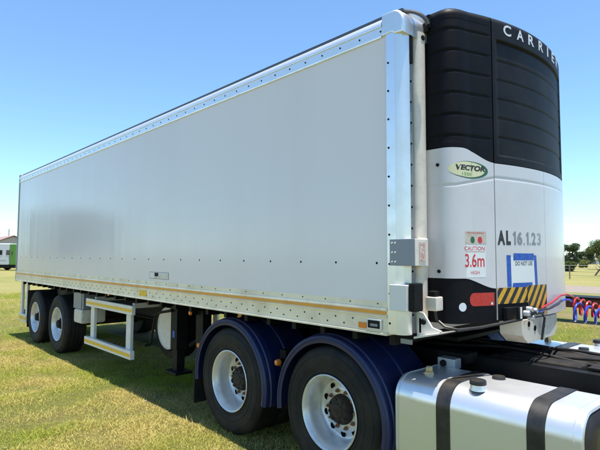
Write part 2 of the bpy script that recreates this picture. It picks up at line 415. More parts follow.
# front corner posts
def corner(sy):
    Y = lambda a, b_: (min(sy*a, sy*b_), max(sy*a, sy*b_))
    b = MB()
    # extrusion: flat side strip then rounded nose then face
    pts = [(.002, 1.303), (.008, 1.311), (.085, 1.311), (.115, 1.303), (.135, 1.288), (.147, 1.262), (.150, 1.235), (.128, 1.232), (.10, 1.2), (.002, 1.2)]
    b.prism([(p[0], sy*p[1]) for p in pts], 'z', 1.228, 3.36)
    post = b.build('corner_post', 'alu', TR, ang=50)
    b = MB()
    b.box(.004, .080, *Y(1.311, 1.3135), 1.24, 3.355, 0, m='alu_bright')
    b.build('bright_strip', 'alu_bright', post)
    b = MB(); z = 1.30
    while z < 3.35:
        b.lathe([(.001, .006), (.006, .0055), (.0085, 0)], (.022, sy*(1.3136 if z > 1.24 else 1.311), z), 'y', 8, 'steel_black', sgn=sy); z += .205
    b.build('post_bolt', 'steel_black', post, split=True)
    # recessed channel with bolts
    b = MB(); b.box(.10, .132, *Y(1.231, 1.165), 1.232, 3.36); ch = b.build('recess_channel', 'grey_plate', TR)
    b = MB(); z = 1.36
    while z < 3.3:
        b.lathe([(.001, .008), (.007, .007), (.009, 0)], (.132, sy*1.2, z), 'x', 8, 'steel_black'); z += .15
    b.build('channel_bolt', 'steel_black', ch, split=True)
    b = MB(); b.tube([(.137, sy*1.224, 1.25), (.137, sy*1.224, 3.2)], .006, 8); b.build('cable', 'green_ink', ch)
    # half round cream moulding
    b = MB()
    n = 10; pts = [(.10, 1.163)]+[(.13+.045*math.sin(math.pi*k/n), 1.1+.062*math.cos(math.pi*k/n)) for k in range(n+1)]+[(.10, 1.037)]
    b.prism([(p[0], sy*p[1]) for p in pts], 'z', 1.25, 3.385)
    b.build('cream_moulding', 'cream', TR, ang=40)
    # top casting
    b = MB()
    prof = []
    for k in range(9):
        a = math.pi/2*k/8; prof.append((-.14+.33*0+.20+.10*math.sin(a), 3.412+.11*math.cos(a)))
    poly = [(-.04, 3.522)]+prof+[(.16, 3.33), (.08, 3.332), (.05, 3.352), (-.04, 3.352)]
    b.prism(poly, 'y', sy*1.03, sy*1.316)
    bmesh.ops.recalc_face_normals(b.bm, faces=b.bm.faces[:])
    ed = [e for e in b.bm.edges if all(abs(abs(v.co.y)-1.316) < 1e-4 for v in e.verts)]
    bmesh.ops.bevel(b.bm, geom=ed, offset=.022, segments=4, profile=.5, affect='EDGES', clamp_overlap=True)
    cc = b.build('corner_casting', 'alu', TR, ang=35)
    b = MB(); b.box(.134, .158, *Y(1.20, 1.235), 3.13, 3.335, .006, m='steel_black'); b.lathe([(.001, .012), (.02, .012), (.024, 0)], (.165, sy*1.1, 3.345), 'x', 14, 'steel_black')  # black box paints in the dark of the channel's gap; round gland beside it
    b.build('gap_and_gland', 'steel_black', cc)
    # gutter over the corner
    arc = [(-.06, sy*1.225, 3.538)]+[(.02+.22*math.sin(math.pi/2*k/8), sy*(1.235-.10*k/8), 3.412+.13*math.cos(math.pi/2*k/8)) for k in range(9)]
    b = MB(); b.tube(arc, .014, 8); b.build('gutter_end', 'gutter', cc)
corner(-1); corner(1)
# lower corner fittings (near side)
b = MB(); b.box(.03, .235, -1.322, -1.3145, 1.70, 1.882, .003); hp = b.build('hinge_plate', 'grey_plate', TR)
b = MB()
for z in (1.725, 1.79, 1.855):
    for x in (.052, .078): b.lathe([(.001, .006), (.006, .005), (.008, 0)], (x, -1.322, z), 'y', 8, 'alu_bright', sgn=-1)
b.build('plate_bolt', 'alu_bright', hp, split=True)
b = MB(); b.box(.15, .235, -1.3145, -1.17, 1.70, 1.882, .004); b.build('hinge_block', 'cream', TR)
b = MB(); b.box(.15, .185, -1.168, -1.075, 1.69, 1.89, .008); b.build('cream_block', 'cream', TR)
b = MB(); b.box(.236, .2375, -1.27, -1.19, 1.72, 1.86, m='sticker'); b.box(.2375, .2385, -1.255, -1.205, 1.735, 1.845, m='faded_red'); b.build('faded_sticker', 'sticker', TR)
# white junction box + black box + connector
b = MB(); b.box(.045, .19, -1.352, -1.315, 1.395, 1.572, .006); b.build('junction_box', 'white', TR)
b = MB(); b.box(.19, .240, -1.335, -1.23, 1.395, 1.585, .010)
for z in (1.43, 1.49, 1.54): b.box(.2, .232, -1.339, -1.336, z-.012, z+.012, .001)
b.build('black_lamp_box', 'steel_black', TR)
b = MB(); b.box(.19, .275, -1.13, -1.04, 1.39, 1.485, .008, m='cream'); b.box(.205, .26, -1.12, -1.055, 1.485, 1.525, .008, m='steel_black'); b.build('plug_socket', 'cream', TR)
# base corner shoe
b = MB(); b.prism([(.152, 1.215), (.33, 1.250), (.34, 1.268), (.27, 1.285), (.205, 1.375), (.152, 1.385)], 'y', -1.18, -1.165, 'white')
b.prism([(.152, 1.200), (.33, 1.246), (.335, 1.256), (.152, 1.215)], 'y', -1.22, -.98, 'cream')
b.prism([(-1.18, 1.24), (-.98, 1.24), (-1.18, 1.34)], 'x', .17, .185, 'cream')
b.lathe([(.001, .012), (.018, .012), (.022, 0)], (.205, -1.181, 1.318), 'y', 14, 'steel_black', sgn=-1)
b.build('corner_shoe', 'white', TR)
for sy in (1,):
    b = MB(); b.box(.03, .20, .97, 1.2, 1.205, 1.225); b.build('corner_shoe', 'white', TR)
# side hatch
b = MB(); b.box(-3.66, -3.17, -1.3025, -1.30, 1.478, 1.562, m='grey_plate'); b.box(-3.65, -3.18, -1.304, -1.3025, 1.485, 1.556, m='panel')
b.box(-3.42, -3.19, -1.307, -1.304, 1.49, 1.552, .0008, m='cream'); b.box(-3.52, -3.42, -1.3065, -1.304, 1.51, 1.553, m='dirty_steel'); b.box(-3.52, -3.45, -1.3065, -1.304, 1.488, 1.51, m='rusty_white')
b.build('side_hatch', 'cream', TR)
# marker fitting at front end of rail
b = MB(); b.box(-.175, -.045, -1.325, -1.3125, 1.245, 1.318, .004, m='white'); b.box(-.163, -.057, -1.328, -1.3252, 1.254, 1.309, .001, m='steel_black'); b.box(-.14, -.075, -1.3295, -1.328, 1.268, 1.285, m='glare_and_grey_ink')
b.build('marker_lamp', 'white', TR)
b = MB(); b.box(-.262, -.185, -1.316, -1.3125, 1.243, 1.285, .001); b.build('orange_reflector', 'amber', TR)
b = MB(); b.box(-3.92, -3.72, -1.3135, -1.3105, 1.25, 1.325, .001); b.build('yellow_sticker', 'yellow_tape', TR)
for x in (-1.9, -5.2, -8.9):
    b = MB(); b.box(x-.03, x+.03, -1.20, -1.19, 1.165, 1.2, .004); b.build('orange_reflector', 'amber', TR)

# chassis beams
b = MB()
for y in (-.5, .5):
    b.box(-L+.1, -.6, y-.07, y+.07, 1.11, 1.125); b.box(-L+.1, -4.9, y-.008, y+.008, .80, 1.11); b.box(-L+.1, -4.9, y-.07, y+.07, .785, .80); b.box(-4.9, -.6, y-.008, y+.008, 1.045, 1.11); b.box(-4.9, -.6, y-.07, y+.07, 1.03, 1.045)
for x in (-9.6, -8.1, -6.7, -5.4, -4.1, -3.0): b.box(x, x+.08, -.49, .49, 1.05 if x > -5 else .84, 1.08)
b.box(-1.6, .1, -.55, .55, 1.10, 1.128)
b.build('chassis_beam', 'steel_black', TR, smooth=False, split=True)
# side guards : frame pieces
def guard(x0, x1, sy, posts=True):
    Y = lambda a, b_: (min(sy*a, sy*b_), max(sy*a, sy*b_))
    b = MB()
    b.box(x0, x1, *Y(1.215, 1.165), .955, 1.078, .004); b.box(x0, x1, *Y(1.225, 1.165), .362, .478, .004)
    b.box(x0+.09, x0+.235, *Y(1.164, 1.12), .41, 1.03, .004); b.box(x1-.29, x1-.145, *Y(1.164, 1.12), .41, 1.03, .004)
    for x in (x0+.12, x1-.2): b.box(x, x+.06, *Y(1.118, .5), 1.03, 1.10)
    g_ = b.build('side_guard', 'white', TR)
    b = MB(); b.box(x0+.01, x1-.01, *Y(1.2152, 1.218), .992, 1.032); b.box(x0+.01, x1-.01, *Y(1.2252, 1.228), .395, .437)
    b.build('reflective_tape', 'yellow_tape', g_, split=True)
guard(-6.05, -4.335, -1); guard(-6.05, -4.335, 1)
for sy in (-1, 1):
    Y = lambda a, b_: (min(sy*a, sy*b_), max(sy*a, sy*b_))
    b = MB(); b.box(-10.02, -9.90, *Y(1.2, 1.15), .40, 1.18, .004); b.box(-9.62, -9.52, *Y(1.2, 1.15), .40, 1.18, .004); b.box(-10.05, -9.5, *Y(1.215, 1.16), .34, .50, .004)
    g_ = b.build('rear_side_guard', 'white', TR)
    b = MB(); b.box(-10.03, -9.52, *Y(1.2152, 1.218), .385, .45); b.build('reflective_tape', 'yellow_tape', g_, split=True)
b = MB(); b.box(-L+.02, -L+.12, -1.14, 1.14, .46, .58, .008); b.box(-L+.03, -L+.1, -.6, -.5, .58, 1.1); b.box(-L+.03, -L+.1, .5, .6, .58, 1.1); b.build('rear_bumper', 'white', TR)
# mud flap and tool boxes
for sy in (-1, 1):
    Y = lambda a, b_: (min(sy*a, sy*b_), max(sy*a, sy*b_))
    b = MB(); b.box(-9.475, -9.46, *Y(1.2, .62), .25, 1.02); b.build('mud_flap', 'rubber', TR)
b = MB(); b.box(-6.75, -6.38, -1.17, -.75, .62, .86, .04); tb = b.build('cream_tank', 'rusty_white', TR)
b = MB(); b.box(-6.82, -6.45, -1.15, -1.135, .86, 1.13, .005); b.box(-6.45, -6.38, -1.14, -.9, .86, 1.2, .01); b.build('tank_bracket', 'grey_plate', tb)
# landing legs
for sy in (-1, 1):
    b = MB(); yc = sy*.98
    b.box(-3.56, -3.40, yc-.075, yc+.075, .60, 1.22, .008); b.box(-3.54, -3.42, yc-.055, yc+.055, .34, .62, .006)
    leg = b.build('landing_leg', 'steel_black', TR)
    b = MB(); b.box(-3.63, -3.33, yc-.12, yc+.12, .31, .342, .008); b.build('foot', 'steel_black', leg)
b = MB(); b.box(-3.52, -3.45, -.9, .9, .62, .69); b.tube([(-3.34, -.9, .65), (-2.75, -.55, 1.12)], .03, 8); b.tube([(-3.34, .9, .65), (-2.75, .55, 1.12)], .03, 8)
b.box(-3.02, -2.86, -1.02, -.9, .62, 1.15, .01); b.build('leg_brace', 'steel_black', TR)
b = MB(); b.lathe([(.001, .02), (.022, .018), (.028, 0)], (-3.0, -1.10, 1.095), 'y', 12, 'amber', sgn=-1); b.box(-3.02, -2.98, -1.10, -1.0, 1.07, 1.16, m='steel_black')
b.build('orange_lamp', 'amber', TR)
b = MB(); b.lathe([(.001, .02), (.026, .018), (.03, 0)], (-2.9, -1.04, .73), 'y', 12, 'amber', sgn=-1); b.build('orange_lamp', 'amber', TR)
# blue decal on leg
b = MB(); b.box(-3.50, -3.45, -1.058, -1.056, .75, .83); b.build('decal', 'blue_tape', TR)
# crank handle
b = MB(); b.tube([(-3.50, -1.07, 1.08), (-3.80, -1.09, 1.03), (-3.88, -1.10, .98), (-3.98, -1.11, .60)], .018, 8); b.tube([(-3.98, -1.11, .60), (-3.98, -1.2, .60)], .016, 8)
b.build('crank_handle', 'steel_black', TR)
# spare wheel: tyre with cream rim disc
def tyre_prof(w_, r=.52, ri=.285):
    h = w_
    return [(ri, .03), (ri+.02, .006), (ri+.03, .003), (ri+.034, -.002), (ri+.045, -.002), (ri+.05, .001), (ri+.085, -.006), (ri+.088, -.009), (ri+.094, -.009), (ri+.098, -.006), (r-.10, -.010), (r-.072, -.007), (r-.070, -.011), (r-.060, -.010), (r-.057, -.005), (r-.045, -.002), (r-.02, .012), (r-.004, .03), (r, .045),
            (r, h*.22), (r-.014, h*.225), (r-.014, h*.245), (r, h*.25), (r, h*.42), (r-.014, h*.425), (r-.014, h*.445), (r, h*.45), (r, h*.58), (r-.014, h*.585), (r-.014, h*.6), (r, h*.61),
            (r, h*.78), (r-.014, h*.785), (r-.014, h*.8), (r, h*.81), (r, h-.045), (r-.02, h-.012), (r-.07, h), (ri, h-.02), (ri-.02, h*.5), (ri, .03)]
def wheel(x, yo, sy, parent, kind, zc=.52, w_=.29, second=False, depth=.15):
    """yo: |y| of outer sidewall. outward = sy. lathe heights run inward."""
    sg = -sy
    b = MB(); b.lathe(tyre_prof(w_), (x, sy*yo, zc), 'y', 96, sgn=sg)
    ty = b.build('wheel', 'rubber', parent, ang=30, recalc=False)
    for p_ in ty.data.polygons: pass
    if second: return ty
    b = MB(); D = depth
    b.lathe([(.283, .035), (.292, .010), (.300, .002), (.301, -.004), (.294, -.008), (.286, -.003), (.277, .010), (.272, .028), (.262, .040), (.256, .075), (.250, D-.03), (.238, D-.005),
             (.222, D+.004), (.200, D+.002), (.165, D-.012), (.150, D-.014), (.10, D-.014), (.10, D+.05)], (x, sy*yo, zc), 'y', 72, sgn=sg)
    rim = b.build('rim', kind, ty, ang=40, recalc=False)
    b = MB()
    for k in range(10):
        a = 2*math.pi*(k+.5)/10
        b.lathe([(.0005, .001), (.025, 0), (.026, -.001)], (x+.198*math.cos(a), sy*yo+sg*(D-.004), zc+.198*math.sin(a)), 'y', 16, 'hole', sgn=sg)
    b.build('hand_hole', 'hole', rim, split=True)
    b = MB()
    for k in range(10):
        a = 2*math.pi*k/10
        b.lathe([(.001, -.034), (.009, -.034), (.011, -.02), (.016, -.018), (.017, 0)], (x+.148*math.cos(a), sy*yo+sg*(D-.013), zc+.148*math.sin(a)), 'y', 6, sgn=sg)
    b.build('wheel_nut', 'rust' if kind == 'rim' else 'galv', rim, split=True)
    b = MB()
    if kind == 'rim':
        b.lathe([(.122, D-.012), (.120, D-.03), (.114, D-.04), (.110, D-.06), (.100, D-.072), (.06, D-.08), (.055, D-.088), (.03, D-.09), (.001, D-.09)], (x, sy*yo, zc), 'y', 40, sgn=sg)
        for k in range(8):
            a = 2*math.pi*k/8+.2
            b.lathe([(.001, -.012), (.010, -.012), (.010, 0)], (x+.088*math.cos(a), sy*yo+sg*(D-.074), zc+.088*math.sin(a)), 'y', 6, sgn=sg)
        b.build('hub', 'hub', ty, recalc=False)
    else:
        b.lathe([(.10, D-.012), (.095, D-.06), (.085, D-.07), (.075, D-.075), (.07, D-.11), (.05, D-.12), (.001, D-.12)], (x, sy*yo, zc), 'y', 32, sgn=sg)
        b.build('hub', 'dirty_steel', ty, recalc=False)
    return ty
XT = (-8.817, -7.457)
for x in XT:
    for sy in (-1, 1): wheel(x, 1.215, sy, TR, 'rim_silver', w_=.36, depth=.12)
    b = MB(); b.tube([(x, -1.05, .52), (x, 1.05, .52)], .07, 14); b.box(x-.4, x+.4, -.53, -.45, .63, .66); b.box(x-.4, x+.4, .45, .53, .63, .66); b.box(x-.1, x+.1, -.5, .5, .6, .78); b.build('axle', 'dirty_steel', TR)
# spare wheel seen beside the landing leg
b = MB(); b.lathe(tyre_prof(.25, .40), (-3.88, -.90, .81), 'y', 64, sgn=1); sp = b.build('spare_wheel', 'steel_black', TR, recalc=False)
b = MB(); b.lathe([(.268, .0), (.274, -.02), (.262, -.026), (.25, -.012), (.20, -.004), (.001, .0)], (-3.86, -.92, .81), 'y', 48, sgn=1); b.build('rim', 'cream', sp, recalc=False)
b = MB(); b.box(-4.2, -3.5, -.85, -.5, 1.02, 1.10); b.tube([(-3.86, -.95, 1.08), (-3.86, -.9, 1.15)], .03, 8); b.build('spare_carrier', 'steel_black', TR)
# air reservoirs, hoses
b = MB(); b.tube([(-5.6, -.2, .85), (-4.7, -.2, .85)], .13, 20); b.build('air_tank', 'dirty_steel', TR)
b = MB(); b.tube([(-6.6, .85, .75), (-6.2, .85, .75)], .14, 20); b.build('air_tank', 'grey_plate', TR)

# ------------------------------------------------------------------ refrigeration unit
def fx(y): return .58-.24*min(abs(y), 1.2)**2
P2 = []      # plan profile from near side (-y) round to far side
def make_profile():
    half = []
    ys = np.linspace(0, .86, 30)
    for y in ys: half.append((fx(y), y))
    # rounded corner to the side at |y|=1.03
    x0, y0 = fx(.86), .86; x1, y1 = .27, 1.03
    for k in range(1, 13):
        t = k/12; cx_, cy_ = x0-.03, 1.03
        x = (1-t)**2*x0+2*t*(1-t)*cx_+t*t*x1; y = (1-t)**2*y0+2*t*(1-t)*cy_+t*t*y1; half.append((x, y))
    for k in range(1, 6): half.append((.27-(.27-.145)*k/5, 1.03))
    neg = [(p[0], -p[1]) for p in half[::-1]]
    return neg[:-1]+half
P2 = [Vector((p[0], p[1])) for p in make_profile()]
cum = [0]
for i in range(1, len(P2)): cum.append(cum[-1]+(P2[i]-P2[i-1]).length)
def at_s(s, off=0):
    s = max(0, min(cum[-1]-1e-6, s)); i = np.searchsorted(cum, s, side='right')-1; i = min(i, len(P2)-2)
    t = (s-cum[i])/(cum[i+1]-cum[i]); p = P2[i].lerp(P2[i+1], t); d = (P2[i+1]-P2[i]).normalized()
    def tn(j): j = max(1, min(len(P2)-2, j)); return (P2[j+1]-P2[j-1]).normalized()
    d = tn(i).lerp(tn(i+1), t).normalized()
    n = Vector((d.y, -d.x)); 
    return Vector((p.x+n.x*off, p.y+n.y*off))
def s_of_y(y):
    for i in range(len(P2)-1):
        if P2[i].y <= y <= P2[i+1].y and P2[i+1].y > P2[i].y: return cum[i]+(cum[i+1]-cum[i])*(y-P2[i].y)/(P2[i+1].y-P2[i].y)
STOT = cum[-1]; SM = STOT/2
ZB, ZT = 1.30, 3.56
def sheet(mb, s0, s1, zlo, zhi, off, ns=24, nz=24, th=.012, mname=None, topround=False, lou=None, zs=None):
    """curved panel on the unit; zlo/zhi numbers or functions of s; lou(z)->extra offset"""
    f0 = zlo if callable(zlo) else (lambda s: zlo); f1 = zhi if callable(zhi) else (lambda s: zhi)
    gridv = []; im = mb.mi(mname)
    for j in range(nz+1):
        row = []
        for i in range(ns+1):
            s = s0+(s1-s0)*i/ns; z = f0(s)+(f1(s)-f0(s))*j/nz
            o = off
            if topround and z > ZT-.06: o -= .06-math.sqrt(max(0, .06**2-(z-(ZT-.06))**2))
            if lou: o += lou(z, s)
            p = at_s(s, o); row.append(mb.bm.verts.new((p.x, p.y, z)))
        gridv.append(row)
    for j in range(nz):
        for i in range(ns):
            f = mb.bm.faces.new([gridv[j][i], gridv[j][i+1], gridv[j+1][i+1], gridv[j+1][i]]); f.material_index = im
    # rim folded inward
    def fold(seq):
        inner = []
        for v in seq:
            c = Vector((.2, v.co.y*.9)); d = (c-Vector((v.co.x, v.co.y))).normalized()*th
            inner.append(mb.bm.verts.new((v.co.x+d.x, v.co.y+d.y, v.co.z)))
        for k in range(len(seq)-1):
            f = mb.bm.faces.new([seq[k], inner[k], inner[k+1], seq[k+1]]); f.material_index = im
    fold(gridv[0]); fold(gridv[-1][::-1]); fold([r[0] for r in gridv][::-1]); fold([r[-1] for r in gridv])
    return mb
# core body
b = MB()
poly = [(at_s(STOT*k/60, -.02).x, at_s(STOT*k/60, -.02).y) for k in range(61)]
b.prism(poly, 'z', ZB, ZT-.012); RU = b.build('refrigeration_unit', 'grille', TR)
SL = s_of_y(-.662); SR = s_of_y(.662); SC = s_of_y(-.035); G = .004
def split_l(s):       # black/white line, wavy on the outer doors
    t = min(1, max(0, (SL-s)/.30)); t = t*t*(3-2*t)
    return 2.449+.085*t+.01*max(0, (SL-s-.3))
def split_r(s): return split_l(STOT-s)
def split_c(s): return 2.446
def crease(z, z0): return 0
def slats(z0, pitch, dep, top):
    def f(z, s):
        if z > top or z < z0-pitch: return 0
        t = ((z-z0)/pitch+.5) % 1.0-.5
        return -dep*math.exp(-(t*pitch/.0065)**2)-.0018*(((z-z0)/pitch) % 1.0)*(1-math.exp(-(t*pitch/.0065)**2))
    return f
def ss(x): x = min(1, max(0, x)); return x*x*(3-2*x)
def shadowline(z0f):
    def f(z, s):
        d = abs(z-z0f(s)); return -.003*math.exp(-(d/.007)**2)
    return f
crl = lambda s: 2.335-.07*min(1, max(0, (SL-s)/.35)); crr = lambda s: crl(STOT-s); crc = lambda s: 2.338
skl = lambda s: 1.535+.075*(lambda t: t*t*(3-2*t))(min(1, max(0, (SL-s)/.3))); skr = lambda s: skl(STOT-s)
# upper black covers
for (a, c_s, sp_) in ((.0, SL-G, split_l), (SR+G, STOT, split_r)):
    b = MB(); sheet(b, a, c_s, lambda s, q=sp_: q(s)+.003, ZT, .0, 30, 220, mname='cowl_black', topround=True, lou=None if 0 else (lambda z, s, c0=a, c1=c_s: slats(2.62, .155, .007, 3.47)(z, s)*ss((min(s-c0, c1-s)-.012)/.03)*ss((z-2.56)/.03)))
    b.build('upper_side_cover', 'cowl_black', RU, ang=50, recalc=False)
def cl(z, s):
    e = min(s-SL, SR-s); zz = min(z-2.50, 3.385-z)
    if e < .045 or zz < 0: return 0
    k = ss((e-.045)/.014)*ss(zz/.014)
    return k*(-.012+slats(2.50, .145, .006, 9)(z, s))
b = MB(); sheet(b, SL+G, SR-G, lambda s: split_c(s)+.003, ZT+.0, .002, 70, 240, mname='cowl_mesh', topround=True, lou=cl)
b.build('front_grille', 'cowl_mesh', RU, ang=50, recalc=False)
# top cap
b = MB(); poly = [(at_s(STOT*k/60, -.06).x, at_s(STOT*k/60, -.06).y) for k in range(61)]
b.prism(poly, 'z', ZT-.01, ZT+.0); b.build('top_cover', 'cowl_black', RU)
# lower white doors
for (a, c_s, sp_, sk, cr) in ((.0, SL-G, split_l, skl, crl), (SR+G, STOT, split_r, skr, crr), (SL+G, SC-.0015, split_c, lambda s: 1.31, crc), (SC+.0015, SR-G, split_c, lambda s: 1.31, crc)):
    b = MB(); inner = (a > 0.01 and c_s < STOT-.01)
    sheet(b, a, c_s, lambda s, q=sk: q(s)+.002, lambda s, q=sp_: q(s)-.003, .002, 80, 160, mname='cowl_white', lou=shadowline(cr))
    b.build('lower_door', 'cowl_white', RU, ang=60, recalc=False)
for (a, c_s, sk) in ((.0, SL-G, skl), (SR+G, STOT, skr)):
    b = MB(); sheet(b, a, c_s, 1.30, lambda s, q=sk: q(s)-.002, .0, 80, 6, mname='cowl_black'); b.build('skirt', 'cowl_black', RU, ang=50, recalc=False)

def patch(name, y0, y1, z0, z1, off, m, parent=RU, ns=8, skew=0):
    """decal sheet on the front surface, y range"""
    b = MB(); i0 = b.mi(m); n = ns; lo = []; hi = []
    s0, s1 = s_of_y(y0), s_of_y(y1)
    for i in range(n+1):
        t = i/n
        for arr, z, sk in ((lo, z0, 0), (hi, z1, skew)):
            p = at_s(s0+(s1-s0)*t+sk, off); arr.append(b.bm.verts.new((p.x, p.y, z)))
    for i in range(n): b.bm.faces.new([lo[i], lo[i+1], hi[i+1], hi[i]])
    return b.build(name, m, parent, smooth=False, recalc=False)
def surf_poly(mb, pts, off, m):
    """pts: (s offset, z)"""
    i0 = mb.mi(m); vs = []
    for s, z in pts:
        p = at_s(s, off); vs.append(mb.bm.verts.new((p.x, p.y, z)))
    f = mb.bm.faces.new(vs); f.material_index = i0
def surf_text(name, txt, yc, z0, width, height, m, off, bold=0, parent=RU, shear=0):
    cu = bpy.data.curves.new(name, 'FONT'); cu.body = txt; cu.offset = bold; cu.resolution_u = 4; cu.shear = shear
    o = bpy.data.objects.new(name, cu); COL.objects.link(o)
    dg = bpy.context.evaluated_depsgraph_get(); me = bpy.data.meshes.new_from_object(o.evaluated_get(dg))
    bpy.data.objects.remove(o)
    xs = [v.co.x for v in me.vertices]; ys = [v.co.y for v in me.vertices]
    a, c0, d, e = min(xs), max(xs), min(ys), max(ys)
    sc = s_of_y(yc)
    for v in me.vertices:
        s = sc-width/2+width*(v.co.x-a)/(c0-a); z = z0+height*(v.co.y-d)/(e-d); p = at_s(s, off); v.co = (p.x, p.y, z)
    me.materials.clear(); me.materials.append(M[m])
    o = bpy.data.objects.new(name, me); COL.objects.link(o); attach(o, parent); return o
# CARRIER lettering, letter by letter, pale and worn
for ch, y in zip('CARRIER', (-.497, -.343, -.188, -.02, .13, .285, .44)):
    surf_text('lettering', ch, y, 3.432, .028 if ch == 'I' else .088, .082, 'white_ink', .0027, bold=.02)
def one(sc, z0, wd, h, m):
    st = wd*.62; b = MB(); r0 = sc+wd/2
    surf_poly(b, [(r0-st, z0), (r0, z0), (r0, z0+h), (r0-st*.7, z0+h), (r0-wd*1.05, z0+h*.80), (r0-wd*1.05, z0+h*.66), (r0-st, z0+h*.74)], .0029, m); return b.build('fleet_number', m, RU, smooth=False, recalc=False)
surf_text('fleet_number', 'A', -.607, 1.850, .078, .106, 'black_ink', .0029, bold=.05); surf_text('fleet_number', 'L', -.535, 1.850, .050, .106, 'black_ink', .0029, bold=.06)
one(s_of_y(-.470), 1.852, .034, .100, 'glare_and_grey_ink'); surf_text('fleet_number', '6', -.410, 1.852, .062, .100, 'glare_and_grey_ink', .0029, bold=.045)  # digits after the letters carry glare as grey in their colour
surf_text('fleet_number', '.', -.357, 1.852, .016, .016, 'glare_and_grey_ink', .0029); one(s_of_y(-.315), 1.854, .034, .097, 'glare_and_grey_ink')
surf_text('fleet_number', '.', -.278, 1.854, .016, .016, 'glare_and_grey_ink', .0029); surf_text('fleet_number', '2', -.228, 1.855, .062, .095, 'glare_and_grey_ink', .0029, bold=.03)
surf_text('fleet_number', '3', -.145, 1.856, .062, .092, 'pale_glare_ink', .0029, bold=.02)
# badge
def region(name, s0, s1, lo, hi, off, m, parent=RU, n=40):
    b = MB(); A = []; B = []
    for i in range(n+1):
        q = .5-.5*math.cos(math.pi*i/n); s_ = s0+(s1-s0)*q; p = at_s(s_, off)
        A.append(b.bm.verts.new((p.x, p.y, lo(s_)))); B.append(b.bm.verts.new((p.x, p.y, hi(s_))))
    for i in range(n): b.bm.faces.new([A[i], A[i+1], B[i+1], B[i]])
    return b.build(name, m, parent, smooth=False, recalc=False)
def ellipse(name, sc, zc, rs, rz, off, m):
    f = lambda s_: rz*math.sqrt(max(1e-5, 1-((s_-sc)/rs)**2))
    return region(name, sc-rs, sc+rs, lambda s_: zc-f(s_), lambda s_: zc+f(s_), off, m)
SB = s_of_y(-.86)-.03
ellipse('badge_rim', SB+.012, 2.378, .168, .062, .0024, 'dgreen'); ellipse('badge_face', SB-.004, 2.380, .156, .055, .0027, 'badge')
surf_text('badge_lettering', 'VECTOR', -.868, 2.372, .262, .040, 'black_ink', .0031, bold=.05, shear=.2)
surf_text('badge_lettering', '1550', -.905, 2.336, .085, .022, 'green_ink', .0031, bold=.01)
# height label
patch('height_label', -.925, -.755, 1.618, 1.845, .0025, 'decal_white')
patch('warning_sticker', -.93, -.745, 1.852, 1.942, .0025, 'sticker')
surf_text('warning_lettering', 'WARNING', -.838, 1.926, .16, .011, 'red_ink', .0029, bold=.01)
ellipse('sticker_mark', s_of_y(-.862), 1.882, .020, .024, .0029, 'dgreen'); ellipse('sticker_mark', s_of_y(-.800), 1.882, .020, .024, .0029, 'red_ink')
surf_text('caution_lettering', 'CAUTION', -.848, 1.808, .185, .028, 'red_ink', .0029, bold=.008)
patch('caution_underline', -.925, -.762, 1.797, 1.800, .0029, 'red_ink')
surf_text('caution_lettering', '3.6m', -.848, 1.690, .178, .094, 'red_ink', .0029, bold=.012)
surf_text('caution_lettering', 'HIGH', -.845, 1.640, .080, .024, 'red_ink', .0029, bold=.004)
# taped notice
patch('taped_notice', -.535, -.215, 1.55, 1.762, .0025, 'decal_white')
surf_text('notice_lettering', 'DO NOT USE', -.362, 1.700, .215, .030, 'black_ink', .0029, bold=.012)
for (y0, y1, z0, z1, sk) in ((-.490, -.238, 1.738, 1.790, .006), (-.500, -.262, 1.540, 1.572, 0), (-.556, -.512, 1.545, 1.776, -.004), (-.222, -.184, 1.552, 1.776, -.012)):
    patch('masking_tape', y0, y1, z0, z1, .0031, 'blue_tape', skew=sk)
# red reflector with rounded outer end, white disc
s1 = s_of_y(-.682); s0 = s_of_y(-.895)
def rf(s_):
    d = min(1, (s_-s0)/.04); return .046*math.sqrt(max(1e-4, 1-(1-d)**2))
region('red_reflector', s0, s1, lambda s_: 1.463-rf(s_), lambda s_: 1.463+rf(s_), .0009, 'red')
b = MB(); surf_poly(b, [(s_of_y(-.70)-.006+.010*math.cos(a), 1.432+.010*math.sin(a)) for a in np.linspace(0, 2*math.pi, 13)[:-1]], .003, 'white_ink'); b.build('reflector_screw', 'white_ink', RU, smooth=False, recalc=False)
ellipse('white_disc', s_of_y(-.955), 1.415, .03, .03, .0009, 'white_ink')
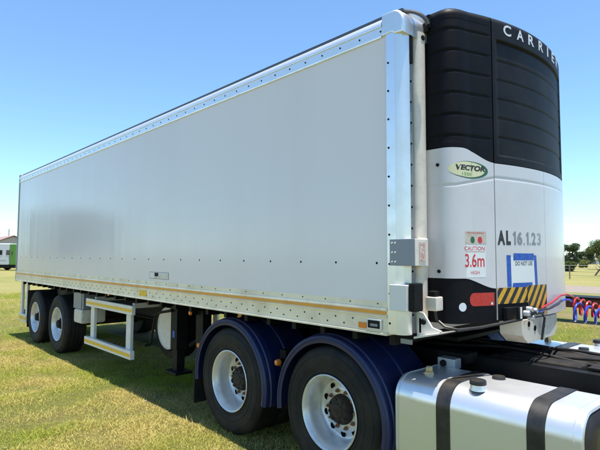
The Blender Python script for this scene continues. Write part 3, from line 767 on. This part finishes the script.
# hazard boards: a shallow one and a taller one beside it
def clip(poly, lim, keep):
    out = []
    for i in range(len(poly)):
        a, c = poly[i], poly[(i+1) % len(poly)]; ia = (a[0]-lim)*keep >= 0; ic = (c[0]-lim)*keep >= 0
        if ia: out.append(a)
        if ia != ic: t = (lim-a[0])/(c[0]-a[0]); out.append((lim, a[1]+t*(c[1]-a[1])))
    return out
for (ya, yb, zlo, zhi, off) in ((-.655, -.330, 1.425, 1.540, .0040), (-.335, -.045, 1.325, 1.550, .0065)):
    if off < .005: patch('lower_cover', ya, yb, 1.312, 1.43, .0028, 'cowl_black', ns=12)
    hb = patch('hazard_board', ya, yb, zlo, zhi, off, 'black_ink', ns=12)
    b = MB(); s0, s1 = s_of_y(ya), s_of_y(yb); sl = .75; x = s0-.2
    while x < s1:
        wdt = .045; pl = [(x, zlo), (x+wdt, zlo), (x+wdt+sl*(zhi-zlo), zhi), (x+sl*(zhi-zlo), zhi)]
        pl = clip(pl, s0, 1); pl = clip(pl, s1, -1) if len(pl) > 2 else pl
        if len(pl) > 2:
            xa_, xb_ = min(p[0] for p in pl), max(p[0] for p in pl); ns_ = max(1, int((xb_-xa_)/.018))
            for q in range(ns_):
                sub = clip(pl, xa_+(xb_-xa_)*q/ns_, 1); sub = clip(sub, xa_+(xb_-xa_)*(q+1)/ns_, -1) if len(sub) > 2 else sub
                if len(sub) > 2 and max(p[0] for p in sub)-min(p[0] for p in sub) > 1e-4: surf_poly(b, sub, off+.0008, 'stripe_y')
        x += .086
    bmesh.ops.remove_doubles(b.bm, verts=b.bm.verts[:], dist=1e-4)
    b.build('hazard_stripe', 'stripe_y', hb, smooth=False, recalc=False, split=True)
b = MB(); b.box(.50, .535, -.62, -.35, 1.30, 1.40, .006); b.build('dark_bracket', 'steel_black', TR)  # black bracket below the shallow hazard board
# latches, little details on doors
b = MB(); p = at_s(s_of_y(-1.0)-.12, .006); b.lathe([(.001, .01), (.012, .01), (.014, 0)], (.24, -1.03, 2.415), 'y', 10, sgn=-1); b.build('latch', 'steel_black', RU)
b = MB(); b.lathe([(.001, .01), (.012, .01), (.014, 0)], (.24, -1.03, 1.66), 'y', 10, sgn=-1); b.build('latch', 'steel_black', RU)
b = MB(); b.box(.165, .20, -1.05, -1.0, 3.43, 3.535, .008, m='steel_black'); b.box(.15, .185, -1.07, -1.03, 3.40, 3.47, .006, m='steel_black'); b.build('top_bracket', 'steel_black', RU)
# pipe along the bottom edge + hose from connector
hose = [(.235, -1.08, 1.40), (.245, -1.08, 1.33), (.31, -1.08, 1.285), (.38, -1.04, 1.268), (.45, -.86, 1.275), (.52, -.66, 1.295), (.58, -.5, 1.315)]
b = MB(); b.tube(hose, .011, 10); b.build('black_hose', 'strap', RU)
# gladhand plate, rusty connection box
b = MB(); b.box(.585, .60, -.56, -.36, 1.325, 1.405, .004, rot=Matrix.Rotation(R(-10), 3, 'Z'), m='steel_black'); b.box(.598, .606, -.565, -.545, 1.325, 1.405, .002, m='white')
gp = b.build('coupling_plate', 'steel_black', TR)
b = MB()
for y, z in ((-.50, 1.36), (-.43, 1.325), (-.37, 1.37), (-.45, 1.385)):
    b.lathe([(.001, .04), (.018, .04), (.021, .03), (.021, 0)], (.60, y, z), 'x', 14, 'galv')
b.box(.60, .64, -.50, -.37, 1.345, 1.37, .008, m='steel_black'); b.build('coupling_head', 'steel_black', gp)
# box under the nose: tapered sides, facing the camera
b = MB()
def boxpoly():
    return [(-.47, 1.300), (.20, 1.300), (.21, 1.20), (.14, 1.135), (-.36, 1.125), (-.46, 1.19)]
b.prism(boxpoly(), 'x', .40, .565, 'rusty_white'); ub = b.build('connection_box', 'rusty_white', TR, ang=20)
b = MB()
for y, z in ((-.342, 1.265), (-.235, 1.225), (-.065, 1.23)): b.lathe([(.0005, .002), (.020, .002), (.022, 0)], (.566, y, z), 'x', 18, 'hole')
b.build('cable_hole', 'hole', ub, split=True)
# brake line tubes near the couplings
b = MB(); b.tube([(.60, -.40, 1.37), (.66, -.2, 1.375), (.66, -.02, 1.40), (.64, .1, 1.42)], .008, 8); b.tube([(.60, -.40, 1.355), (.63, -.26, 1.345), (.61, -.16, 1.30), (.59, -.14, 1.22), (.58, -.15, 1.13)], .009, 8)
b.build('black_hose', 'strap', TR)

# ================================================================== TRUCK CHASSIS
TK = empty('tractor_truck', (0, 0, 0), 'navy blue tractor truck coupled under the trailer nose, silver fuel tanks and bare chassis', 'truck')
XA = (-2.015, -.645)
b = MB()
for y in (-.42, .42):
    s = 1 if y > 0 else -1
    b.box(-2.75, 3.2, y-.004, y+.004, .70, .975); b.box(-2.75, 3.2, min(y, y-s*.085), max(y, y-s*.085), .975, .985); b.box(-2.75, 3.2, min(y, y-s*.085), max(y, y-s*.085), .69, .70)
b.build('chassis_rail', 'steel_black', TK, smooth=False)
b = MB()
for x in (-2.6, -1.33, .15, .75, 1.45, 2.2): b.box(x-.05, x+.05, -.41, .41, .76, .93, .01)
b.build('cross_member', 'steel_black', TK, split=True)
b = MB(); n = 40
b.box(-1.9, -.75, -.40, .40, .99, 1.02)
b.lathe([(.06, .0), (.46, .0), (.48, .02), (.48, .06), (.44, .085), (.06, .085)], (-1.3, 0, 1.01), 'z', n); b.build('fifth_wheel', 'steel_black', TK)
# deck plate, air tanks, valves between rails
b = MB(); b.box(.95, 1.8, -.33, .33, .99, 1.01, .004); b.box(.30, .9, -.30, -.05, .86, 1.0, .03); b.tube([(.15, .16, .92), (.95, .16, .92)], .09, 18); b.build('catwalk', 'dirty_steel', TK)
b = MB()
for k, (y, z) in enumerate(((-.15, 1.01), (-.05, 1.015), (.08, 1.03), (.2, 1.01))):
    pts = [(x, y+.04*math.sin(3*x+k), z+.02*math.sin(5*x+2*k)) for x in np.linspace(-.4, 1.6, 16)]; b.tube(pts, .011, 8)
b.build('air_line', 'strap', TK, split=True)
b = MB(); b.box(.02, .17, -.72, -.62, .915, .995, .01, m='galv'); b.lathe([(.001, .02), (.022, .02), (.026, 0)], (.075, -.72, .955), 'y', 14, 'steel_black', sgn=-1)
b.box(-.05, .2, -.60, -.43, .95, 1.02, m='steel_black'); b.build('valve_bracket', 'galv', TK)
b = MB(); b.box(.02, .11, -1.19, -1.17, 1.15, 1.185, .003); b.build('grey_tag', 'grey_plate', TR)
for x in XA:
    b = MB(); b.tube([(x, -1.0, .52), (x, 1.0, .52)], .085, 16)
    b.lathe([(.001, .18), (.12, .17), (.2, .1), (.23, 0), (.2, -.1), (.12, -.17), (.001, -.18)], (x, 0, .52), 'y', 24); b.build('drive_axle', 'dirty_steel', TK)
    for sy in (-1, 1):
        wheel(x, 1.235, sy, TK, 'rim', depth=.18)
        wheel(x, .90, sy, TK, 'rim', second=True)
# mudguards
def mudguard(x, sy):
    A0, A1 = R(-12), R(188); r0 = .585
    b = MB(); yo = 1.255
    # cross-section (radius, inward depth): outer lip turned down, then gentle ribs across the width
    prof = [(.548, .0), (.556, -.006), (.590, -.008), (.604, .0), (.612, .012), (.612, .05), (.622, .06), (.622, .12), (.612, .13), (.612, .30), (.622, .31), (.622, .37), (.612, .38), (.612, .62), (.600, .63), (.60, .62), (.604, .375), (.604, .05), (.594, .012), (.555, .006), (.548, .0)]
    b.lathe(prof, (x, sy*yo, .52), 'y', 48, a0=A0, a1=A1, sgn=-sy)
    # end caps
    o = b.build('mudguard', 'navy', TK, ang=35)
    b = MB()
    # edge bead
    b.lathe([(.572, -.008), (.578, -.016), (.586, -.016), (.592, -.008)], (x, sy*yo, .52), 'y', 48, a0=A0, a1=A1, sgn=-sy)
    b.build('edge_bead', 'navy', o)
    Y = lambda a, c: (min(sy*a, sy*c), max(sy*a, sy*c))
    b = MB(); b.box(x+.63, x+.66, *Y(1.02, .45), .80, .86); b.box(x+.61, x+.70, *Y(1.10, 1.0), .72, .90, .01); b.build('guard_bracket', 'steel_black', o)
    b = MB(); b.tube([(x+.68, sy*1.16, .80), (x+.68, sy*1.10, .80)], .03, 14, m='steel_black'); b.lathe([(.001, .045), (.022, .04), (.03, .02), (.03, 0)], (x+.68, sy*1.16, .80), 'y', 16, 'amber', sgn=sy)
    b.build('amber_lamp', 'amber', o)
for x in XA:
    for sy in (-1, 1): mudguard(x, sy)
for sy in (-1, 1):
    Y = lambda a, c: (min(sy*a, sy*c), max(sy*a, sy*c))
    b = MB(); b.box(-2.66, -2.645, *Y(1.25, .66), .17, .52); b.build('mud_flap', 'rubber', TK)
b = MB(); b.box(-2.80, -2.72, -1.1, 1.1, .60, .70, .01); b.build('rear_beam', 'steel_black', TK)
# fuel tanks
def tank(x0, x1, sy):
    yo, yi, z0, z1, r = 1.235, .60, .30, .935, .15
    ctr = ((yo+yi)/2, (z0+z1)/2); hw, hh = (yo-yi)/2, (z1-z0)/2
    def ring(k, rr, inset=0):
        pts = []
        for q, (sx_, sz_) in enumerate(((1, 1), (-1, 1), (-1, -1), (1, -1))):
            for j in range(9):
                a = math.pi/2*q+math.pi/2*j/8
                pts.append((sy*(ctr[0]+sx_*(hw-rr)+(rr-inset)*math.cos(a)), ctr[1]+sz_*(hh-rr)+(rr-inset)*math.sin(a)))
        return pts
    b = MB(); secs = [(x0+.004, .03), (x0, .018), (x0+.006, .006), (x0+.02, 0), (x1-.02, 0), (x1-.006, .006), (x1, .018)]
    rings_ = []
    for X, ins in secs:
        rings_.append([b.bm.verts.new((X, p[0], p[1])) for p in ring(0, r, ins)])
    for j in range(len(rings_)-1):
        n = len(rings_[j])
        for k in range(n): b.bm.faces.new([rings_[j][k], rings_[j][(k+1) % n], rings_[j+1][(k+1) % n], rings_[j+1][k]])
    b.bm.faces.new(rings_[0]); 
    t = b.build('fuel_tank', 'tank', TK, ang=40)
    b = MB(); rr = []
    for X, ins in ((x1-.004, .019), (x1-.002, .03), (x1+.012, .06), (x1+.03, .12)):
        rr.append([b.bm.verts.new((X, p[0], p[1])) for p in ring(0, r, ins)])
    for j in range(3):
        n = len(rr[j])
        for k in range(n): b.bm.faces.new([rr[j][k], rr[j][(k+1) % n], rr[j+1][(k+1) % n], rr[j+1][k]])
    b.bm.faces.new(rr[-1]); b.build('tank_end', 'tank_end', t)
    for X in (x0+.035, x1-.045):
        b = MB(); P = ring(0, r, -.0025); b.tube([(X, p[0], p[1]) for p in P+[P[0]]], .0035, 6, caps=False); b.build('weld_seam', 'tank', t)
    for xs in (.325, .905):
        xs = x0+.005+xs if sy < 0 else x0+xs
        b = MB(); P = ring(0, r, -.007); Q = ring(0, r, .002); n = len(P)
        A = [b.bm.verts.new((xs, p[0], p[1])) for p in Q]; B = [b.bm.verts.new((xs+.006, p[0], p[1])) for p in P]
        C_ = [b.bm.verts.new((xs+.099, p[0], p[1])) for p in P]; D = [b.bm.verts.new((xs+.105, p[0], p[1])) for p in Q]
        for u, v in ((A, B), (B, C_), (C_, D)):
            for k in range(n): b.bm.faces.new([u[k], u[(k+1) % n], v[(k+1) % n], v[k]])
        st = b.build('strap', 'strap', t, ang=50)
    b = MB(); b.lathe([(.052, 0), (.050, .004), (.045, .035), (.045, .04)], (x0+.575, sy*1.135, .925), 'z', 28, 'alu'); 
    b.lathe([(.001, .068), (.03, .068), (.047, .063), (.051, .055), (.051, .036), (.045, .034)], (x0+.575, sy*1.135, .925), 'z', 28, 'strap'); b.build('filler_cap', 'strap', t)
    b = MB(); b.lathe([(.001, .055), (.020, .055), (.026, .045), (.026, .022), (.034, .018), (.034, 0)], (x0+.155, sy*1.03, .935), 'z', 6, 'brass'); b.build('tank_plug', 'brass', t, ang=20)
    b = MB(); b.lathe([(.001, .02), (.04, .02), (.045, 0)], (x0+.55, sy*.80, .935), 'z', 20, 'strap'); b.build('level_sender', 'strap', t)
    b = MB(); b.box(x0+.10, x0+.20, *((sy*.62, sy*.43) if sy > 0 else (-.62, -.43)), .25, .75, m='steel_black'); b.box(x0+.8, x0+.9, *((sy*.62, sy*.43) if sy > 0 else (-.62, -.43)), .25, .75, m='steel_black'); b.build('tank_bracket', 'steel_black', t)
tank(-.005, 1.20, -1); tank(.02, 1.30, 1)
# step/gantry at the chassis front with hose rail
b = MB(); b.tube([(1.75, -.3, 1.0), (1.75, -.3, 1.55), (1.75, .5, 1.55), (1.75, .5, 1.0)], .02, 10); b.build('hose_stand', 'steel_black', TK)
# coiled air hoses (held at both ends, things of their own)
def coil(name, m, p0, p1, lead0, turns, r, lab, sag=.08):
    p0, p1 = Vector(p0), Vector(p1); pts = [Vector(q) for q in lead0]; n = turns*16
    d = (p1-p0).normalized(); side = d.cross(Vector((0, 0, 1))).normalized(); up = side.cross(d)
    for k in range(n+1):
        t = k/n; a = 2*math.pi*turns*t+math.pi/2
        c = p0.lerp(p1, t)+Vector((0, 0, -sag*4*t*(1-t)))
        rr = r*(.86+.2*math.sin(7*t+r*30))
        pts.append(c+side*rr*math.cos(a)+up*rr*math.sin(a))
    b = MB(); b.tube(pts, .0075, 8); o = b.build(name, m); return tag(o, lab, 'air hose', 'coiled air hoses at the trailer nose')
coil('coiled_hose', 'red_hose', (.63, .36, 1.37), (1.75, .42, 1.40), [(.60, -.20, 1.375), (.615, -.02, 1.41), (.62, .14, 1.455), (.63, .26, 1.46)], 26, .068, 'red coiled air hose hanging from the trailer nose connectors')
coil('coiled_hose', 'blue_hose', (.64, .28, 1.33), (1.75, .30, 1.35), [(.60, -.30, 1.35), (.61, -.10, 1.36), (.62, .10, 1.40), (.63, .20, 1.42)], 15, .086, 'blue coiled air hose hanging lower than the red one', sag=.06)

# ================================================================== BACKGROUND
def ray(u, v=256):
    x, y = u-300, 225-v; X = c_*x-s_*y; Yy = s_*x+c_*y; return Fw*FPX+Rt*X+Up*Yy
def place(u, dist):
    d = ray(u); h = Vector((d.x, d.y, 0)).normalized(); f = Vector((Fw.x, Fw.y, 0)).normalized()
    return CAM.xy.to_3d()*1.0+h*(dist/h.dot(f))
def zat(v, dist): return CAM.z+(256-v)*dist/FPX
def tree(name, pos, h, wd, crown_z, m, lab, cat='tree', group=None, n=1800, leaf=.25, seed=1, lean=(0, 0), lumps=16):
    r = random.Random(seed); e = empty(name, pos, lab, cat, group)
    top = Vector((lean[0], lean[1], 0)); th = max(.3, h*.5)
    b = MB(); base = Vector(pos); tp = base+Vector((lean[0], lean[1], h*.55)); tr = max(.05, h*.025)
    b.tube([base+Vector((0, 0, -.05)), base.lerp(tp, .35)+Vector((r.uniform(-.1, .1), 0, 0)), base.lerp(tp, .7), tp], [tr*1.25, tr, tr*.75, tr*.4], 8)
    for k in range(7):
        s = base.lerp(tp, .3+.1*k); a = r.uniform(0, 6.28); l = wd*r.uniform(.25, .42)
        b.tube([s, s+Vector((math.cos(a)*l*.5, math.sin(a)*l*.5, l*.4)), s+Vector((math.cos(a)*l, math.sin(a)*l, l*.7))], [tr*.5, tr*.35, tr*.15], 6)
    b.build('trunk', 'bark', e)
    # crown from lumps of small leaves
    V = []; 
    cs = []
    for k in range(lumps):
        a = r.uniform(0, 6.28); q = r.uniform(.15, 1)*wd*.34; z = crown_z+(h-crown_z)*r.uniform(.18, .84)
        cs.append((Vector((math.cos(a)*q, math.sin(a)*q, z)), wd*r.uniform(.12, .22)))
    cs.append((Vector((0, 0, h-(h-crown_z)*.25)), wd*.2))
    nr = np.random.default_rng(seed); verts = []; 
    per = n//len(cs)
    for c, R_ in cs:
        d = nr.normal(size=(per, 3)); d /= np.linalg.norm(d, axis=1)[:, None]; rr = R_*(.45+.65*nr.random(per)**.6)
        p = d*rr[:, None]*np.array([1, 1, .8])+np.array([base.x+lean[0]+c.x, base.y+lean[1]+c.y, base.z+c.z])
        p[:, 2] = np.minimum(np.maximum(p[:, 2], base.z+crown_z*.6), base.z+h+.1)
        u = nr.normal(size=(per, 3)); u /= np.linalg.norm(u, axis=1)[:, None]; w_ = np.cross(u, nr.normal(size=(per, 3))); w_ /= np.linalg.norm(w_, axis=1)[:, None]
        sc = leaf*(.5+nr.random(per))[:, None]
        verts.append(np.stack([p-u*sc, p+w_*sc*.5, p+u*sc, p-w_*sc*.5], 1))
    V = np.concatenate(verts).reshape(-1, 3); nq = len(V)//4
    me = bpy.data.meshes.new('crown'); me.from_pydata(V.tolist(), [], np.arange(nq*4).reshape(-1, 4).tolist()); me.materials.append(M[m])
    o = bpy.data.objects.new('crown', me); COL.objects.link(o); attach(o, e); return e

def T(u, dist, topv, wpx, m, lab, name='tree', crown=.12, seed=1, group=None, cat='tree', lean=(0, 0), n=6000, leafk=1.0):
    h = zat(topv, dist); wd = wpx*dist/FPX
    return tree(name, place(u, dist), h, wd, h*crown, m, lab, cat, group, n=n, leaf=max(.10, wd*.026)*leafk, seed=seed, lean=lean)
T(570, 95, 241.5, 22, 'leaf_dark', 'rounded dark green tree just right of the white unit', seed=3, crown=.05)
T(580, 120, 250, 16, 'leaf_dark', 'low dark tree between the rounded tree and the big pale tree', seed=5, crown=.02)
T(590, 125, 247, 18, 'leaf_dark', 'dark green tree at the back, left of the big pale tree', seed=6, crown=.02)
T(601, 70, 236, 34, 'leaf_mid', 'large olive green tree at the right edge of the picture', seed=8, n=14000, leafk=.7, crown=.08)
T(594, 48, 247, 30, 'leaf_yellow', 'yellowish green young tree with leaning trunk by the fence', seed=9, lean=(1.0, .5), crown=.3, n=9000, leafk=.6)
T(569, 62, 261, 17, 'leaf_mid', 'small bush in the dry field beside the white unit', 'bush', seed=10, cat='bush', crown=.03)
T(583, 84, 259, 12, 'leaf_yellow', 'small pale shrub in the dry field behind the fence', 'bush', seed=12, cat='bush', crown=.03)
for k in range(16):
    T(548+k*8, 150+5*(k % 3), 251.5+(k*7 % 4), 15, 'leaf_dark' if k % 3 else 'leaf_mid', 'low tree in the hedge line along the horizon', seed=100+k, group='hedge trees along the horizon', n=1500, crown=.0)
# more tree line on either side, hidden from here by the trailer but part of the place
for k, (u, dd, tv, wp) in enumerate(((640, 80, 240, 30), (690, 90, 244, 30), (545, 110, 246, 22), (520, 120, 248, 22), (490, 130, 249, 24), (455, 125, 247, 24), (420, 130, 249, 24), (380, 140, 250, 26))):
    T(u, dd, tv, wp, 'leaf_dark' if k % 2 else 'leaf_mid', 'tree in the row of trees beyond the dry field', seed=30+k, group='trees beyond the dry field', n=1200)
# trees behind the viewer's side, reflected in the glossy panel
for k, (u, dd, tv, wp) in enumerate(((30, 62, 214, 14), (44, 58, 206, 22), (62, 60, 203, 26), (80, 55, 202, 24), (98, 57, 204, 24), (110, 66, 214, 16))):
    p = place(u, dd); h = zat(tv, dd)
    tree('tree', (p.x, -2.6-p.y, 0), h, wp*dd/FPX*1.25, h*.08, 'leaf_dark', 'tree standing across the field from the white side panel', group='trees mirrored in the side panel', n=1500, leaf=.4, seed=60+k)
# white building with red roof mirrored faintly too / and shed at the left edge
def house(name, pos, lx, ly, wall_h, roof_h, lab, wall='wall_white', roof='roof_red'):
    e = empty(name, pos, lab, 'building'); x, y, _ = pos
    b = MB(); b.box(x-lx/2, x+lx/2, y-ly/2, y+ly/2, 0, wall_h); wl_ = b.build('wall', wall, e)
    b = MB(); b.prism([(y-ly/2-.3, wall_h-.1), (y, wall_h+roof_h), (y+ly/2+.3, wall_h-.1), (y, wall_h+roof_h-.12)], 'x', x-lx/2-.3, x+lx/2+.3); b.build('roof', roof, e, smooth=False)
    b = MB(); b.prism([(y-ly/2, wall_h), (y+ly/2, wall_h), (y, wall_h+roof_h-.2)], 'x', x-lx/2+.01, x+lx/2-.01); b.build('gable', wall, e, smooth=False)
    for k in range(max(2, int(lx//3))):
        xx = x-lx/2+1.2+k*2.8
        if xx+1 < x+lx/2:
            b = MB(); b.box(xx, xx+.9, y-ly/2-.03, y-ly/2+.01, .9, 2.0); b.build('window', 'glass', wl_)
    return e
pl = place(-4, 82)
house('shed', (pl.x, pl.y, 0), 22, 8, 3.0, 1.7, 'long shed with faded red roof behind the white bus at the left edge', 'wall_dull')
pf = place(581, 135)
house('farm_building', (pf.x, pf.y, 0), 9, 5, 1.3, .8, 'small pale farm building among the trees at the right', 'wall_white', 'wall_dull')
# parked bus at the left edge: white, green rear end, small dark windows
def bus(u, dist):
    p = place(u, dist); e = empty('parked_bus', (p.x, p.y, 0), 'white and green bus parked on the grass behind the trailer tail', 'bus')
    x, y = p.x, p.y; f = Vector((Fw.x, Fw.y, 0)).normalized(); rt = Vector((Rt.x, Rt.y, 0)).normalized()
    ang = math.atan2(rt.y, rt.x)
    def W(mb): 
        bmesh.ops.rotate(mb.bm, verts=mb.bm.verts, cent=(x, y, 0), matrix=Matrix.Rotation(ang, 3, 'Z')); return mb
    b = MB(); b.box(x-9, x-.65, y, y+2.5, .62, 3.05, .12, m='wall_white'); b.build
    body = W(b).build('body', 'wall_white', e)
    b = MB(); b.box(x-.65, x+.05, y-.01, y+2.51, .62, 3.0, .1, m='green_paint'); W(b).build('green_end', 'green_paint', e)
    b = MB(); b.box(x-8.8, x-.05, y+.04, y+2.4, .28, .62, m='steel_black'); W(b).build('underframe', 'steel_black', e)
    for k in range(10):
        b = MB(); b.box(x-8.4+k*.82, x-8.4+k*.82+.40, y-.02, y+.02, 1.75, 2.3, .02); W(b).build('window', 'glass', body)
    b = MB(); b.box(x-.42, x-.22, y-.03, y+.02, 1.8, 2.2, .02); W(b).build('window', 'glass', e)
    b = MB(); b.box(x-8.95, x-.95, y-.012, y+.0, 1.15, 1.2, m='galv'); W(b).build('trim_line', 'galv', body)
    for k, dx in enumerate((-7, -2.2)):
        for yy in (.0, 2.2):
            b = MB(); b.lathe([(.001, 0), (.28, 0), (.30, .02), (.45, 0), (.47, .05), (.47, .28), (.001, .28)], (x+dx, y+yy, .47), 'y', 28); W(b).build('wheel', 'rubber', e)
bus(15, 56)
pp = place(8, 90)
b = MB(); b.tube([(pp.x, pp.y, 0), (pp.x, pp.y, zat(230, 90))], .10, 8, m='galv'); b.tube([(pp.x-.6, pp.y, zat(232, 90)), (pp.x+.6, pp.y, zat(232, 90))], .05, 6, m='galv')
tag(b.build('utility_pole', 'wood'), 'thin pole standing above the red roof at the left edge', 'pole')
# wire fence on the right
F0, F1 = Vector((-60, 42, 0)), Vector((40, 36, 0))
fe = empty('wire_fence', (F0.lerp(F1, .5)), 'thin wire fence with grey posts crossing the dry field', 'fence')
nf = 40
for k in range(nf+1):
    p = F0.lerp(F1, k/nf); b = MB(); b.tube([(p.x, p.y, 0), (p.x, p.y, 1.15)], .045, 6); b.build('post', 'wood', fe)
b = MB()
for z in (.3, .6, .85, 1.1): b.tube([F0+Vector((0, 0, z)), F1+Vector((0, 0, z))], .012, 4)
b.build('wire', 'galv', fe, split=True)
# low maroon steel barrier on the far side
b = MB(); y0 = 10.6
be = empty('steel_barrier', (0, y0, 0), 'low dark red steel beam on short posts behind the coiled hoses', 'barrier')
b.box(-9, 14, y0-.12, y0+.12, .40, .66, .02); b.build('beam', 'maroon', be)
b = MB(); b.box(-9, 14, y0-.20, y0+.55, .665, .70, .005); b.build('top_board', 'steel_black', be)
for k in range(10):
    b = MB(); x = -8.6+k*2.4; b.box(x, x+.1, y0-.05, y0+.05, 0, .40); b.build('post', 'maroon', be)
# power line
a, c0 = place(500, 150), place(760, 150)
for i, q in enumerate((a, c0)):
    b = MB(); b.tube([(q.x, q.y, 0), (q.x, q.y, zat(216, 150))], .14, 8); tag(b.build('power_pole', 'wood'), 'wooden power pole in the field, carrying the thin wire', 'pole', 'wooden power poles')
b = MB(); n = 20; pa, pc = Vector((a.x, a.y, zat(216.5, 150))), Vector((c0.x, c0.y, zat(221, 150)))
b.tube([pa.lerp(pc, k/n)-Vector((0, 0, 1.0*4*(k/n)*(1-k/n))) for k in range(n+1)], .022, 4); tag(b.build('power_line', 'grey_plate'), 'thin overhead wire crossing the sky on the right', 'wire')
# extra near trailer-side detail: scattered dry leaves/stones
b = MB()
for k in range(140):
    x, y = random.uniform(-12, 0), random.uniform(-3.8, -1.0); s = random.uniform(.006, .02)
    b.box(x-s, x+s, y-s*.8, y+s*.8, 0, s*.7, s*.25, rot=Matrix.Rotation(random.random()*3, 3, 'Z'), seg=1)
tag(b.build('small_stones', 'wood'), 'small stones and dry clods scattered in the lawn', 'stones', kind='stuff')
